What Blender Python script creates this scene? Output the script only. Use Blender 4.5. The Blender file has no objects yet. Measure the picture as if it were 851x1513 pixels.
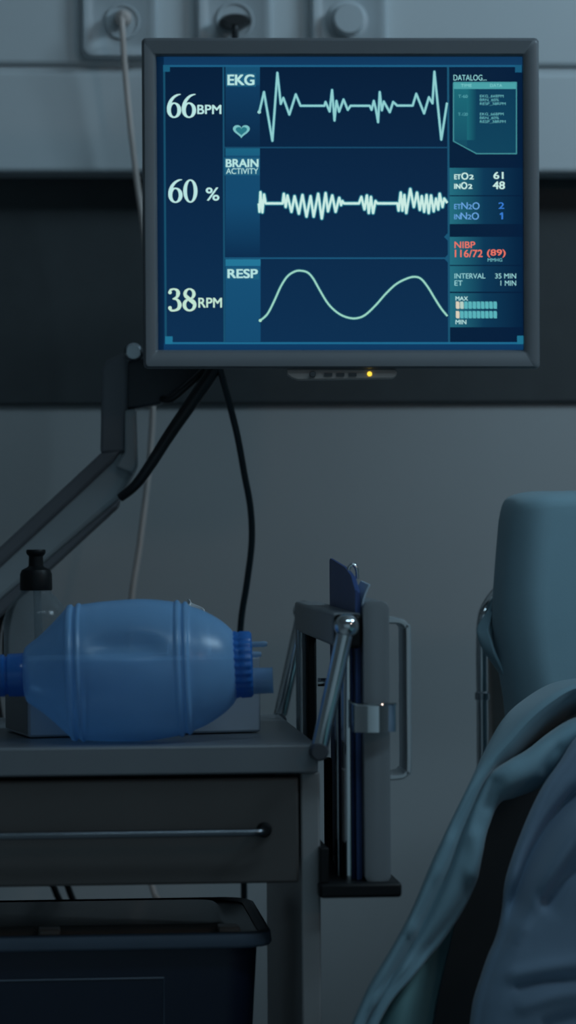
import bpy, bmesh, math, random
from mathutils import Vector, Matrix, noise
random.seed(4)
R = math.radians
PI = math.pi
scene = bpy.context.scene
COL = scene.collection

# ------------------------------------------------------------------ camera
F = 5026.0                       # focal length in pixels of the 851 px wide frame
CX, CY = 425.5, 756.5
CAM = Vector((0, 0, 1.10))
YAW, ROLL = R(-4.5), R(0.4)
_r = Vector((math.cos(YAW), math.sin(YAW), 0)); _u = Vector((0, 0, 1)); FWD = Vector((-math.sin(YAW), math.cos(YAW), 0))
CAMX = _r * math.cos(ROLL) - _u * math.sin(ROLL)
CAMY = _r * math.sin(ROLL) + _u * math.cos(ROLL)
cam = bpy.data.cameras.new('camera'); camo = bpy.data.objects.new('camera', cam); COL.objects.link(camo)
cam.sensor_fit = 'HORIZONTAL'; cam.sensor_width = 36; cam.lens = 36 * F / 851
cam.clip_start = 0.05
cam.dof.use_dof = True; cam.dof.focus_distance = 3.36; cam.dof.aperture_fstop = 6.8
camo.matrix_world = Matrix(((CAMX.x, CAMY.x, -FWD.x, CAM.x), (CAMX.y, CAMY.y, -FWD.y, CAM.y), (CAMX.z, CAMY.z, -FWD.z, CAM.z), (0, 0, 0, 1)))
scene.camera = camo

def ray(px, py): return CAMX * ((px - CX) / F) + CAMY * ((CY - py) / F) + FWD
def P(px, py, d): return CAM + ray(px, py) * d                    # at a depth along the viewing direction
def W(px, py, y):                                                 # on the room plane Y = y
    v = ray(px, py); return CAM + v * (y / v.y)
def WZ(px, py, z):
    v = ray(px, py); return CAM + v * ((z - CAM.z) / v.z)

# ------------------------------------------------------------------ materials
def lin(c):
    return tuple(((v / 255) / 12.92 if v / 255 <= 0.04045 else ((v / 255 + 0.055) / 1.055) ** 2.4) for v in c)

def mat(name, rgb, rough=0.5, metal=0.0, var=0.06, scale=18.0, bump=0.0, bscale=200.0, alpha=1.0, coat=0.0, sheen=0.0, spec=0.5, trans=0.0):
    m = bpy.data.materials.new(name); m.use_nodes = True
    nt = m.node_tree; N = nt.nodes; L = nt.links
    b = N['Principled BSDF']
    tc = N.new('ShaderNodeTexCoord')
    nz = N.new('ShaderNodeTexNoise'); nz.inputs['Scale'].default_value = scale; nz.inputs['Detail'].default_value = 4
    L.new(tc.outputs['Object'], nz.inputs['Vector'])
    rp = N.new('ShaderNodeValToRGB')
    c = [x for x in rgb]
    rp.color_ramp.elements[0].position = 0.3; rp.color_ramp.elements[1].position = 0.7
    rp.color_ramp.elements[0].color = (*[x * (1 - var) for x in c], 1)
    rp.color_ramp.elements[1].color = (*[min(1, x * (1 + var)) for x in c], 1)
    L.new(nz.outputs['Fac'], rp.inputs['Fac']); L.new(rp.outputs['Color'], b.inputs['Base Color'])
    b.inputs['Roughness'].default_value = rough; b.inputs['Metallic'].default_value = metal
    b.inputs['Coat Weight'].default_value = coat; b.inputs['Sheen Weight'].default_value = sheen
    b.inputs['Specular IOR Level'].default_value = spec
    b.inputs['Transmission Weight'].default_value = trans
    if alpha < 1: b.inputs['Alpha'].default_value = alpha
    if bump:
        n2 = N.new('ShaderNodeTexNoise'); n2.inputs['Scale'].default_value = bscale; n2.inputs['Detail'].default_value = 3
        L.new(tc.outputs['Object'], n2.inputs['Vector'])
        bp = N.new('ShaderNodeBump'); bp.inputs['Strength'].default_value = bump; bp.inputs['Distance'].default_value = 0.002
        L.new(n2.outputs['Fac'], bp.inputs['Height']); L.new(bp.outputs['Normal'], b.inputs['Normal'])
    return m

def clear_mat(name, tint, gloss_rgb, body=0.4, rough=0.25, edge=0.35):
    """see-through plastic: a clear tinted share, a milky body share, and a glossy skin"""
    m = bpy.data.materials.new(name); m.use_nodes = True
    nt = m.node_tree; N = nt.nodes; L = nt.links
    N.remove(N['Principled BSDF']); out = N['Material Output']
    tr = N.new('ShaderNodeBsdfTransparent'); tr.inputs['Color'].default_value = (*tint, 1)
    p = N.new('ShaderNodeBsdfPrincipled'); p.inputs['Roughness'].default_value = rough; p.inputs['Specular IOR Level'].default_value = 0.9
    tc = N.new('ShaderNodeTexCoord'); nz = N.new('ShaderNodeTexNoise'); nz.inputs['Scale'].default_value = 25
    L.new(tc.outputs['Object'], nz.inputs['Vector'])
    rp = N.new('ShaderNodeValToRGB')
    rp.color_ramp.elements[0].color = (*[x * 0.93 for x in gloss_rgb], 1); rp.color_ramp.elements[1].color = (*[min(1, x * 1.07) for x in gloss_rgb], 1)
    L.new(nz.outputs['Fac'], rp.inputs['Fac']); L.new(rp.outputs['Color'], p.inputs['Base Color'])
    tl = N.new('ShaderNodeBsdfTranslucent'); tl.inputs['Color'].default_value = (*gloss_rgb, 1)
    m0 = N.new('ShaderNodeMixShader'); m0.inputs[0].default_value = 0.3
    L.new(p.outputs[0], m0.inputs[1]); L.new(tl.outputs[0], m0.inputs[2])
    lw = N.new('ShaderNodeLayerWeight'); lw.inputs['Blend'].default_value = edge
    mp = N.new('ShaderNodeMapRange'); mp.inputs['To Min'].default_value = body; mp.inputs['To Max'].default_value = min(1, body + 0.5)
    L.new(lw.outputs['Facing'], mp.inputs['Value'])
    mx = N.new('ShaderNodeMixShader'); L.new(mp.outputs[0], mx.inputs[0]); L.new(tr.outputs[0], mx.inputs[1]); L.new(m0.outputs[0], mx.inputs[2])
    L.new(mx.outputs[0], out.inputs['Surface'])
    return m

M = {}
M['wall'] = mat('wall_paint', (0.40, 0.41, 0.415), 0.7, bump=0.05, bscale=300, var=0.03, scale=3)
M['trunk'] = mat('white_trunking', (0.62, 0.66, 0.68), 0.45, var=0.02, scale=5)
M['darkpanel'] = mat('dark_wall_panel', (0.042, 0.049, 0.053), 0.55, var=0.08, scale=30, bump=0.05, bscale=150)
M['floor'] = mat('vinyl_floor', (0.50, 0.52, 0.53), 0.45, var=0.06, scale=40)
M['ceil'] = mat('ceiling_paint', (0.6, 0.6, 0.6), 0.8)
M['plate'] = mat('white_plate_plastic', (0.55, 0.60, 0.63), 0.35, var=0.02)
M['whiteplug'] = mat('white_rubber', (0.64, 0.56, 0.52), 0.45)
M['blackplug'] = mat('black_rubber', (0.012, 0.014, 0.016), 0.45)
M['blackcord'] = mat('black_cord', (0.008, 0.011, 0.014), 0.4)
M['greencord'] = mat('dark_teal_cord', (0.008, 0.020, 0.026), 0.35)
M['bezel'] = mat('grey_bezel_plastic', (0.14, 0.152, 0.165), 0.42, var=0.03, bump=0.03, bscale=900)
M['back'] = mat('dark_housing_plastic', (0.05, 0.055, 0.06), 0.5)
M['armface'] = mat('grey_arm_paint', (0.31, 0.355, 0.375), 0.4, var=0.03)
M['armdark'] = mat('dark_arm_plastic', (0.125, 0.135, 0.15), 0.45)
M['bracket'] = mat('dark_bracket_paint', (0.045, 0.05, 0.06), 0.45)
M['chrome'] = mat('chrome', (0.66, 0.70, 0.72), 0.10, 1.0, var=0.03)
M['brushed'] = mat('brushed_steel', (0.60, 0.64, 0.66), 0.38, 0.75, var=0.04)
M['satin'] = mat('satin_steel', (0.40, 0.44, 0.47), 0.24, 1.0, var=0.05)
M['cart'] = mat('grey_cart_laminate', (0.16, 0.178, 0.195), 0.32, var=0.03, bump=0.03, bscale=500)
M['drawer'] = mat('dark_drawer_laminate', (0.072, 0.067, 0.064), 0.42, var=0.05, bump=0.03, bscale=500)
M['cartside'] = mat('cart_side_paint', (0.24, 0.25, 0.255), 0.4, var=0.03)
M['black'] = mat('black_plastic', (0.007, 0.008, 0.009), 0.45, spec=0.2)
M['slab'] = mat('grey_panel_paint', (0.19, 0.21, 0.225), 0.4, var=0.03)
M['folder'] = mat('blue_card', (0.035, 0.075, 0.22), 0.5, var=0.05)
M['pages'] = mat('pale_blue_paper', (0.50, 0.64, 0.76), 0.6)
M['paperwhite'] = mat('white_card', (0.50, 0.54, 0.60), 0.6, var=0.02)
M['cardgrey'] = mat('grey_card', (0.22, 0.23, 0.24), 0.6, var=0.02)
M['tissue'] = mat('tissue_paper', (0.7, 0.72, 0.74), 0.8, bump=0.2, bscale=80)
M['bag'] = clear_mat('blue_silicone', (0.62, 0.81, 0.97), (0.29, 0.57, 0.88), 0.50, 0.30, 0.35)
M['bagdark'] = clear_mat('deep_blue_plastic', (0.20, 0.45, 0.85), (0.04, 0.23, 0.66), 0.72, 0.22, 0.4)
M['bagport'] = clear_mat('clear_blue_plastic', (0.70, 0.84, 0.95), (0.34, 0.54, 0.74), 0.40, 0.15, 0.4)
M['clear'] = clear_mat('clear_bottle_plastic', (0.86, 0.90, 0.92), (0.30, 0.34, 0.36), 0.14, 0.1, 0.25)
M['binbody'] = clear_mat('navy_bin_plastic', (0.05, 0.12, 0.28), (0.004, 0.017, 0.050), 0.85, 0.45, 0.3)
M['binlid'] = clear_mat('smoky_lid_plastic', (0.7, 0.72, 0.74), (0.36, 0.33, 0.31), 0.62, 0.22, 0.3)
M['binrim'] = mat('blue_grey_rim', (0.07, 0.105, 0.15), 0.4)
M['sheet'] = mat('teal_sheet', (0.215, 0.355, 0.42), 0.85, var=0.04, scale=12, bump=0.06, bscale=700, sheen=0.2)
M['blanket'] = mat('teal_blanket', (0.155, 0.27, 0.325), 0.85, var=0.05, scale=10, bump=0.08, bscale=600, sheen=0.2)
M['blanketblue'] = mat('blue_grey_blanket', (0.215, 0.32, 0.44), 0.85, var=0.05, scale=10, bump=0.08, bscale=600, sheen=0.2)
M['greensheet'] = mat('sea_green_sheet', (0.11, 0.225, 0.235), 0.85, var=0.04, bump=0.06, bscale=600)
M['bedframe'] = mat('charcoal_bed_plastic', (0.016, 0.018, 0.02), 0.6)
M['beige'] = mat('beige_bed_panel', (0.42, 0.36, 0.32), 0.5)

def emit_mat(name, rgb, s=1.0):
    m = bpy.data.materials.new(name); m.use_nodes = True
    b = m.node_tree.nodes['Principled BSDF']
    b.inputs['Base Color'].default_value = (0, 0, 0, 1)
    b.inputs['Emission Color'].default_value = (*rgb, 1); b.inputs['Emission Strength'].default_value = s
    return m
M['led'] = emit_mat('yellow_led', (0.9, 0.62, 0.06), 1.4)
# the display: emits the picture it shows (colour stored per point of the drawn shapes)
sm = bpy.data.materials.new('display_picture'); sm.use_nodes = True
_n = sm.node_tree; _b = _n.nodes['Principled BSDF']
_a = _n.nodes.new('ShaderNodeAttribute'); _a.attribute_name = 'picture'
_b.inputs['Base Color'].default_value = (0.004, 0.005, 0.006, 1); _b.inputs['Roughness'].default_value = 0.5
_b.inputs['Specular IOR Level'].default_value = 0.1
_n.links.new(_a.outputs['Color'], _b.inputs['Emission Color']); _b.inputs['Emission Strength'].default_value = 1.0
M['display'] = sm

# ------------------------------------------------------------------ mesh helpers
def catmull(pts, n):
    pts = [Vector(p) for p in pts]; out = []
    for i in range(len(pts) - 1):
        p0 = pts[max(i - 1, 0)]; p1 = pts[i]; p2 = pts[i + 1]; p3 = pts[min(i + 2, len(pts) - 1)]
        for k in range(n):
            t = k / n
            out.append(0.5 * ((2 * p1) + (p2 - p0) * t + (2 * p0 - 5 * p1 + 4 * p2 - p3) * t * t + (3 * p1 - p0 - 3 * p2 + p3) * t ** 3))
    out.append(pts[-1]); return out

def loft(bm, loops, closed=True, cap0=True, cap1=True):
    rows = [[bm.verts.new(p) for p in lp] for lp in loops]
    n = len(rows[0])
    for a, b in zip(rows, rows[1:]):
        for i in range(n if closed else n - 1):
            j = (i + 1) % n
            bm.faces.new((a[i], a[j], b[j], b[i]))
    if closed and cap0: bm.faces.new(list(reversed(rows[0])))
    if closed and cap1: bm.faces.new(rows[-1])
    return rows

def frame_for(axis):
    a = Vector(axis).normalized()
    h = Vector((0, 0, 1)) if abs(a.z) < 0.9 else Vector((1, 0, 0))
    u = a.cross(h).normalized(); v = a.cross(u).normalized()
    return a, u, v

def tube(bm, pts, r, n=14, caps=True, flat=1.0):
    pts = [Vector(p) for p in pts]
    rs = r if isinstance(r, (list, tuple)) else [r] * len(pts)
    t = (pts[1] - pts[0]).normalized(); _, u, v = frame_for(t)
    loops = []
    for i, p in enumerate(pts):
        nt = (pts[min(i + 1, len(pts) - 1)] - pts[max(i - 1, 0)]).normalized()
        q = t.rotation_difference(nt); u = q @ u; v = q @ v; t = nt
        loops.append([p + (u * math.cos(2 * PI * k / n) + v * flat * math.sin(2 * PI * k / n)) * rs[i] for k in range(n)])
    loft(bm, loops, True, caps, caps)

def lathe(bm, prof, o, axis, n=40, cap0=True, cap1=True, rib=None):
    """prof: (distance along axis, radius)"""
    a, u, v = frame_for(axis); o = Vector(o); loops = []
    for t, r in prof:
        lp = []
        for k in range(n):
            an = 2 * PI * k / n; rr = r
            if rib: rr = r * (1 + rib[1] * max(-0.6, min(0.6, math.cos(an * rib[0]) * 1.5)))
            lp.append(o + a * t + (u * math.cos(an) + v * math.sin(an)) * rr)
        loops.append(lp)
    loft(bm, loops, True, cap0, cap1)

def prism(bm, poly, ext):
    ext = Vector(ext); poly = [Vector(p) for p in poly]
    loft(bm, [poly, [p + ext for p in poly]])

def box(bm, x0, x1, y0, y1, z0, z1):
    prism(bm, [(x0, y0, z0), (x1, y0, z0), (x1, y0, z1), (x0, y0, z1)], (0, y1 - y0, 0))

def rrect(x0, x1, z0, z1, r, n=5):
    pts = []
    for cx, cz, a0 in ((x1 - r, z1 - r, 0), (x0 + r, z1 - r, 90), (x0 + r, z0 + r, 180), (x1 - r, z0 + r, 270)):
        for k in range(n + 1):
            a = R(a0 + 90 * k / n); pts.append((cx + r * math.cos(a), cz + r * math.sin(a)))
    return pts

def NB(): return bmesh.new()

def obj(name, bm, m, parent=None, bev=0.0, seg=2, smooth=True, angle=40, solid=0.0, sub=0):
    bmesh.ops.recalc_face_normals(bm, faces=bm.faces[:])
    base = Vector((0, 0, 0))
    if parent is not None:
        base = Vector(ROOTLOC[parent.name])
    else:
        xs = [v.co.x for v in bm.verts]; ys = [v.co.y for v in bm.verts]; zs = [v.co.z for v in bm.verts]
        base = Vector(((min(xs) + max(xs)) / 2, (min(ys) + max(ys)) / 2, min(zs)))
    for v in bm.verts: v.co -= base
    me = bpy.data.meshes.new(name); bm.to_mesh(me); bm.free()
    me.materials.append(m)
    for p in me.polygons: p.use_smooth = smooth
    if smooth: me.set_sharp_from_angle(angle=R(angle))
    o = bpy.data.objects.new(name, me); COL.objects.link(o)
    if parent is not None: o.parent = parent
    else: o.location = base
    ROOTLOC[o.name] = base
    if sub:
        s = o.modifiers.new('sub', 'SUBSURF'); s.levels = sub; s.render_levels = sub
    if solid:
        s = o.modifiers.new('solid', 'SOLIDIFY'); s.thickness = solid; s.offset = 0
    if bev:
        b = o.modifiers.new('bevel', 'BEVEL'); b.width = bev; b.segments = seg; b.limit_method = 'ANGLE'; b.angle_limit = R(35)
        b.harden_normals = False
    return o
ROOTLOC = {}

def tag(o, label, cat, group=None):
    o['label'] = label; o['category'] = cat
    if group: o['group'] = group
    return o
def thing(name, loc, label, cat, group=None):
    o = bpy.data.objects.new(name, None); COL.objects.link(o); o.location = loc; o.empty_display_size = 0.05
    ROOTLOC[o.name] = Vector(loc)
    return tag(o, label, cat, group)
def struct(o): o['kind'] = 'structure'; return o

# ------------------------------------------------------------------ the room
YW = 3.95
XL, XR, YB, ZC = -2.6, 2.9, -2.2, 2.75
b = NB(); box(b, XL, XR, YW, YW + 0.12, 0, ZC); struct(obj('wall_back', b, M['wall']))
b = NB(); box(b, XR, XR + 0.1, YB, YW + 0.12, 0, ZC); struct(obj('wall_right', b, M['wall']))
b = NB(); box(b, XL - 0.1, XL, YB, YW + 0.12, 0, ZC); struct(obj('wall_left', b, M['wall']))
b = NB(); box(b, XL, XR, YB, YW, -0.1, 0); struct(obj('floor', b, M['floor']))
b = NB(); box(b, XL, XR, YB, YW, ZC, ZC + 0.1); struct(obj('ceiling', b, M['ceil']))
b = NB(); box(b, XL, XR, YW - 0.015, YW, 0, 0.1); struct(obj('baseboard_back', b, M['darkpanel'], bev=0.004))
zA = W(425, 597, YW - 0.008).z; zB = W(425, 255, YW - 0.075).z; zC1 = W(425, 106, YW - 0.075).z; zC2 = W(425, 97, YW - 0.08).z
zTop = zC2 + 0.20
b = NB(); box(b, XL, XR, YW - 0.008, YW, zA, zB + 0.02); struct(obj('trim_1', b, M['darkpanel'], bev=0.003))
b = NB(); box(b, XL, XR, YW - 0.075, YW, zB, zC1); struct(obj('trim_2', b, M['trunk'], bev=0.006, seg=3))
b = NB(); box(b, XL, XR, YW - 0.08, YW, zC2, zTop); struct(obj('trim_3', b, M['trunk'], bev=0.006, seg=3))
b = NB(); box(b, XL, XR, YW - 0.0725, YW, zC1 - 0.004, zC2 + 0.004); struct(obj('trim_4', b, M['trunk']))

# ------------------------------------------------------------------ wall sockets
YF = YW - 0.08
def plate(px0, px1, py1, label, hole, name='wall_socket', cat='socket', group=None):
    p0 = W(px0, py1, YF); p1 = W(px1, py1, YF); w = p1.x - p0.x
    root = thing(name, (p0.x + w / 2, YF, p0.z), label, cat, group)
    b = NB(); x0, x1, z0, z1 = p0.x, p1.x, p0.z, p0.z + w * 1.02
    def L(ins, y, r): return [Vector((x, y, z)) for x, z in rrect(x0 + ins, x1 - ins, z0 + ins, z1 - ins, r)]
    loops = [L(0, YF, 0.012), L(0, YF - 0.012, 0.012), L(0.003, YF - 0.016, 0.01), L(0.009, YF - 0.016, 0.008), L(0.011, YF - 0.0145, 0.007)]
    loft(b, loops, True, True, True)
    obj('cover_plate', b, M['plate'], root)
    return root, Vector(((x0 + x1) / 2, YF - 0.0145, 0)), w
r1, c1, w1 = plate(120, 233, 88, 'square white wall socket with a white cord plugged in', True)
r2, c2, w2 = plate(290, 401, 82, 'square white wall socket with a black plug pushed in', True)
r3, c3, w3 = plate(458, 571, 84, 'square white wall plate with a round dial knob', False, 'wall_dial', 'switch')
def socket_well(root, px, py, rp):
    c = W(px, py, YF - 0.0155); r = rp * 3.87 / F
    b = NB(); lathe(b, [(0, r * 1.06), (0.0025, r * 1.02), (0.0025, r * 0.92), (-0.004, r * 0.88)], c, (0, -1, 0), 36, True, True)
    obj('socket_well', b, M['plate'], root)
    for s in (-1, 1):
        b = NB(); lathe(b, [(0, 0.0025), (0.0006, 0.0025)], c + Vector((s * 0.0095, 0.004, 0)) + Vector((0, -0.0005, 0)), (0, -1, 0), 12)
        obj('contact_hole', b, M['black'], root)
    return c
k1 = socket_well(r1, 181, 32, 25)
k2 = socket_well(r2, 347, 31, 27)
kc = W(513, 31, YF - 0.0145); kr = 23 * 3.87 / F
b = NB(); lathe(b, [(0, kr * 1.35), (0.003, kr * 1.3), (0.004, kr * 1.05), (0.012, kr), (0.0195, kr * 0.97), (0.022, kr * 0.9)], kc, (0, -1, 0), 44)
obj('dial_knob', b, M['plate'], r3)

# white cord and plug
root = thing('white_cord', k1 + Vector((0, -0.02, 0)), 'thin white cord hanging from the wall socket down behind the monitor', 'cord')
b = NB(); lathe(b, [(-0.002, 0.010), (0.014, 0.0095), (0.022, 0.007), (0.026, 0.0045)], W(182, 27, YF - 0.018), (0, -1, -0.12), 24)
obj('plug', b, M['whiteplug'], root)
pts = [W(180, 26, 3.83), W(181, 45, 3.825), W(184, 95, 3.83), W(192, 180, 3.835), W(202, 265, 3.84), W(213, 345, 3.845), W(224, 470, 3.85), W(226, 590, 3.85), W(220, 690, 3.85), W(207, 800, 3.84),
       W(194, 890, 3.83), W(192, 1000, 3.82), W(205, 1200, 3.80), W(225, 1310, 3.78), W(238, 1337, 3.77), W(262, 1400, 3.77), W(290, 1600, 3.80), W(300, 1900, 3.85), W(305, 2160, 3.86)]
b = NB(); tube(b, catmull(pts, 8), 4.6 * 3.84 / F, 10); obj('cable', b, M['whiteplug'], root)
# black plug and cord (monitor supply)
root = thing('power_cord', k2 + Vector((0, -0.02, 0)), 'black plug in the middle socket with a cord dropping behind the monitor', 'cord')
b = NB()
c = W(346, 35, YF - 0.018)
loops = []
for t, s in ((0, 0.9), (0.012, 1.0), (0.026, 0.95), (0.034, 0.7)):
    loops.append([c + Vector((math.cos(a) * 24 * s * 3.87 / F, -t, math.sin(a) * 10.5 * s * 3.87 / F)) for a in [2 * PI * k / 28 for k in range(28)]])
loft(b, loops); obj('plug', b, M['blackplug'], root)
pts = [c + Vector((0.0, -0.028, -0.004)), W(347, 52, 3.82), W(348, 90, 3.80), W(350, 180, 3.75), W(352, 280, 3.68), P(356, 330, 3.60)]
b = NB(); tube(b, catmull(pts, 8), 5.5 * 3.8 / F, 10); obj('cable', b, M['blackcord'], root)

# ------------------------------------------------------------------ monitor
DM = 3.5
mroot = thing('patient_monitor', P(503, 545, DM), 'grey framed patient monitor with a glowing blue vital signs screen', 'monitor')
def mrect(x0, x1, y0, y1, d, r, skew=True):
    out = []
    for x, y in rrect(x0, x1, -y1, -y0, r):
        y = -y
        tx = (y - 56) / 489; sx = 3.0 * tx if x < 500 else 1.6 * tx    # the frame sits a hair tilted on its arm
        out.append(P(x + sx, y, d))
    return out
b = NB()
loops = [mrect(214, 791, 62, 540, DM + 0.045, 6), mrect(209.5, 795.5, 57, 544.5, DM + 0.036, 7), mrect(209, 796, 56, 545, DM - 0.004, 7), mrect(210, 795, 57, 544, DM - 0.0075, 6.5),
         mrect(213, 791, 60, 541, DM - 0.0095, 5), mrect(226, 777, 79, 522, DM - 0.0085, 3), mrect(229.5, 773, 82.5, 518.5, DM - 0.006, 2), mrect(231, 771.5, 84, 517, DM + 0.001, 1.2)]
loft(b, loops, True, False, False); obj('bezel', b, M['bezel'], mroot)
b = NB()
loops = [mrect(214, 791, 62, 540, DM + 0.008, 6), mrect(214, 791, 62, 540, DM + 0.046, 6), mrect(240, 765, 90, 515, DM + 0.06, 16), mrect(300, 705, 150, 460, DM + 0.075, 20)]
loft(b, loops); obj('back_housing', b, M['back'], mroot)

# control strip below the bezel
b = NB()
poly = [(424, 545), (584, 545), (587, 550), (585, 556), (580, 559), (440, 561), (431, 558), (424, 553)]
prism(b, [P(x, y, DM - 0.002) for x, y in poly], FWD * 0.022)
cs = obj('control_strip', b, mat('strip_plastic', (0.34, 0.31, 0.29), 0.35), mroot, bev=0.001)
b = NB(); lathe(b, [(-0.002, 5 * DM / F), (0.003, 5 * DM / F), (0.0045, 4 * DM / F)], P(462, 553, DM - 0.002), -FWD, 18); obj('button', b, M['back'], cs)
for x in (485, 503, 521):
    b = NB(); prism(b, [P(x - 6, 551, DM - 0.0035), P(x + 6, 551, DM - 0.0035), P(x + 6, 556, DM - 0.0035), P(x - 6, 556, DM - 0.0035)], FWD * 0.003)
    obj('button', b, M['back'], cs)
b = NB(); lathe(b, [(-0.002, 3.6 * DM / F), (0.001, 3.6 * DM / F), (0.002, 2.2 * DM / F)], P(546, 552.5, DM - 0.002), -FWD, 16); obj('indicator_led', b, M['led'], cs)

# display ------------------------------------------------------------
class SG:
    def __init__(s): s.v = []; s.f = []; s.c = []
    def pt(s, x, y, l, c):
        tx = (y - 56) / 489; k = (x - 231) / 541
        s.v.append(P(x, y, DM + 0.0005 - 0.00012 * l)); s.c.append(lin(c)); return len(s.v) - 1
    def quad(s, x0, y0, x1, y1, l, c, c2=None, vert=True):
        c2 = c2 or c
        cs = (c, c, c2, c2) if vert else (c, c2, c2, c)
        s.f.append([s.pt(x, y, l, q) for (x, y), q in zip(((x0, y0), (x1, y0), (x1, y1), (x0, y1)), cs)])
    def poly(s, pts, l, c): s.f.append([s.pt(x, y, l, c) for x, y in pts])
    def stroke(s, pts, w, l, c, cedge=None):
        n = len(pts); ws = w if isinstance(w, (list, tuple)) else [w] * n
        prev = None
        for i in range(n):
            a = pts[max(i - 1, 0)]; d = pts[min(i + 1, n - 1)]; p = pts[i]
            if 0 < i < n - 1:
                d1 = (Vector(p) - Vector(a)).normalized(); d2 = (Vector(d) - Vector(p)).normalized()
                t = d1 + d2
                if t.length < 1e-3: t = Vector((-d1.y, d1.x))
                t.normalize(); nn = Vector((-t.y, t.x)); k = abs(nn.dot(Vector((-d1.y, d1.x))))
                nn = nn / max(k, 0.38)
            else:
                t = (Vector(d) - Vector(a)).normalized(); nn = Vector((-t.y, t.x))
            h = ws[i] / 2
            e = cedge or c
            cur = (s.pt(p[0] + nn.x * h, p[1] + nn.y * h, l, e), s.pt(p[0], p[1], l, c), s.pt(p[0] - nn.x * h, p[1] - nn.y * h, l, e))
            if prev:
                s.f.append([prev[0], cur[0], cur[1], prev[1]]); s.f.append([prev[1], cur[1], cur[2], prev[2]])
            prev = cur
    def path(s, pts, w, l, c):
        for p, q in zip(pts, pts[1:]): s.stroke([p, q], w, l, c)
        for p in pts[1:-1]: s.disc(p[0], p[1], w / 2, l, c, 12)
    def ring(s, cx, cy, ro, ri, l, c, n=36):
        o = [s.pt(cx + ro[0] * math.cos(2 * PI * k / n), cy + ro[1] * math.sin(2 * PI * k / n), l, c) for k in range(n)]
        i = [s.pt(cx + ri[0] * math.cos(2 * PI * k / n), cy + ri[1] * math.sin(2 * PI * k / n), l, c) for k in range(n)]
        for k in range(n):
            j = (k + 1) % n; s.f.append([o[k], o[j], i[j], i[k]])
    def disc(s, cx, cy, r, l, c, n=20): s.poly([(cx + r * math.cos(2 * PI * k / n), cy + r * math.sin(2 * PI * k / n)) for k in range(n)], l, c)
    def text(s, body, x0, y0, x1, y1, l, c, off=0.03):
        bold = off * 11 if off > 0.006 else 0; off = 0        # weight of the strokes, in pixels of the picture
        cu = bpy.data.curves.new('t', 'FONT'); cu.body = body; cu.offset = off
        o = bpy.data.objects.new('t', cu); COL.objects.link(o)
        dg = bpy.context.evaluated_depsgraph_get(); me = bpy.data.meshes.new_from_object(o.evaluated_get(dg))
        xs = [v.co.x for v in me.vertices]; ys = [v.co.y for v in me.vertices]
        ax, bx, ay, by = min(xs), max(xs), min(ys), max(ys)
        x0 += bold / 2; x1 -= bold / 2; y0 += bold / 4; y1 -= bold / 4
        for sx, sy in (((-.5, -.25), (.5, -.25), (-.5, .25), (.5, .25), (0, 0)) if bold else ((0, 0),)):
            base = len(s.v)
            for v in me.vertices:
                s.pt(x0 + sx * bold + (v.co.x - ax) / (bx - ax) * (x1 - x0), y1 + sy * bold - (v.co.y - ay) / (by - ay) * (y1 - y0), l, c)
            for p in me.polygons: s.f.append([base + k for k in p.vertices])
        bpy.data.objects.remove(o); bpy.data.meshes.remove(me); bpy.data.curves.remove(cu)
    def build(s, name, parent):
        base = ROOTLOC[parent.name]
        me = bpy.data.meshes.new(name); me.from_pydata([tuple(v - base) for v in s.v], [], s.f); me.update()
        at = me.color_attributes.new('picture', 'FLOAT_COLOR', 'POINT')
        for i, c in enumerate(s.c): at.data[i].color = (*c, 1)
        me.materials.append(M['display'])
        o = bpy.data.objects.new(name, me); COL.objects.link(o); o.parent = parent; ROOTLOC[o.name] = base
        return o

LINE = (24, 84, 116); TXT = (178, 224, 222); GLOW = (14, 62, 88)
g = SG()
g.quad(228, 80, 776, 97, 0, (16, 54, 90), (14, 56, 94))
g.quad(228, 97, 776, 300, 0, (3, 28, 56), (7, 38, 70)); g.quad(228, 300, 776, 507, 0, (7, 38, 70), (10, 46, 80))
g.quad(228, 507, 776, 521, 0, (12, 58, 98), (10, 50, 88))
g.quad(228, 80, 242, 521, 1, (2, 22, 46), (6, 36, 66), False)
g.quad(663, 97, 776, 507, 1, (3, 30, 58), (3, 28, 58), False)
screen = g.build('display_screen', mroot)
g = SG()
def hl(y, x0, x1, w=2.6, c=LINE, l=3): g.quad(x0, y - w / 2, x1, y + w / 2, l, c)
def vl(x, y0, y1, w=2.6, c=LINE, l=3, dx=0): g.poly([(x - w / 2, y0), (x + w / 2, y0), (x + w / 2 + dx, y1), (x - w / 2 + dx, y1)], l, c)
hl(97.5, 242, 771, 3, (26, 92, 130)); hl(507, 245, 774, 3, (28, 104, 142)); vl(242.5, 97, 507, 3, (20, 76, 104), 3, 2.5)
vl(330, 98, 506, 2.6, (22, 78, 108), 3, 1.5); vl(662, 98, 506, 3, (24, 82, 112), 3, 1.5)
hl(218, 331, 662, 2.2, (20, 70, 102)); hl(381.5, 331, 662, 2.4, (24, 84, 120))
g.quad(241, 96, 251, 106, 4, (24, 90, 122)); g.quad(761, 96, 771, 107, 4, (24, 88, 122)); g.quad(244, 497, 255, 508.5, 4, (30, 112, 146)); g.quad(764, 496, 774.5, 508.5, 4, (30, 110, 140))
for y in (350, 382): g.poly([(663, y - 7), (663, y + 7), (656, y)], 4, LINE)
g.build('screen_grid', screen)
g = SG()
g.quad(333, 99, 384, 126, 2, (20, 78, 112), (17, 70, 106)); g.quad(333, 126, 384, 217, 2, (13, 58, 94), (6, 40, 72))
g.quad(333, 219, 384, 230, 2, (24, 96, 128), (24, 92, 126)); g.quad(333, 230, 384, 300, 2, (18, 74, 110), (17, 72, 110)); g.quad(333, 300, 384, 380, 2, (17, 72, 110), (8, 44, 78))
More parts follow.
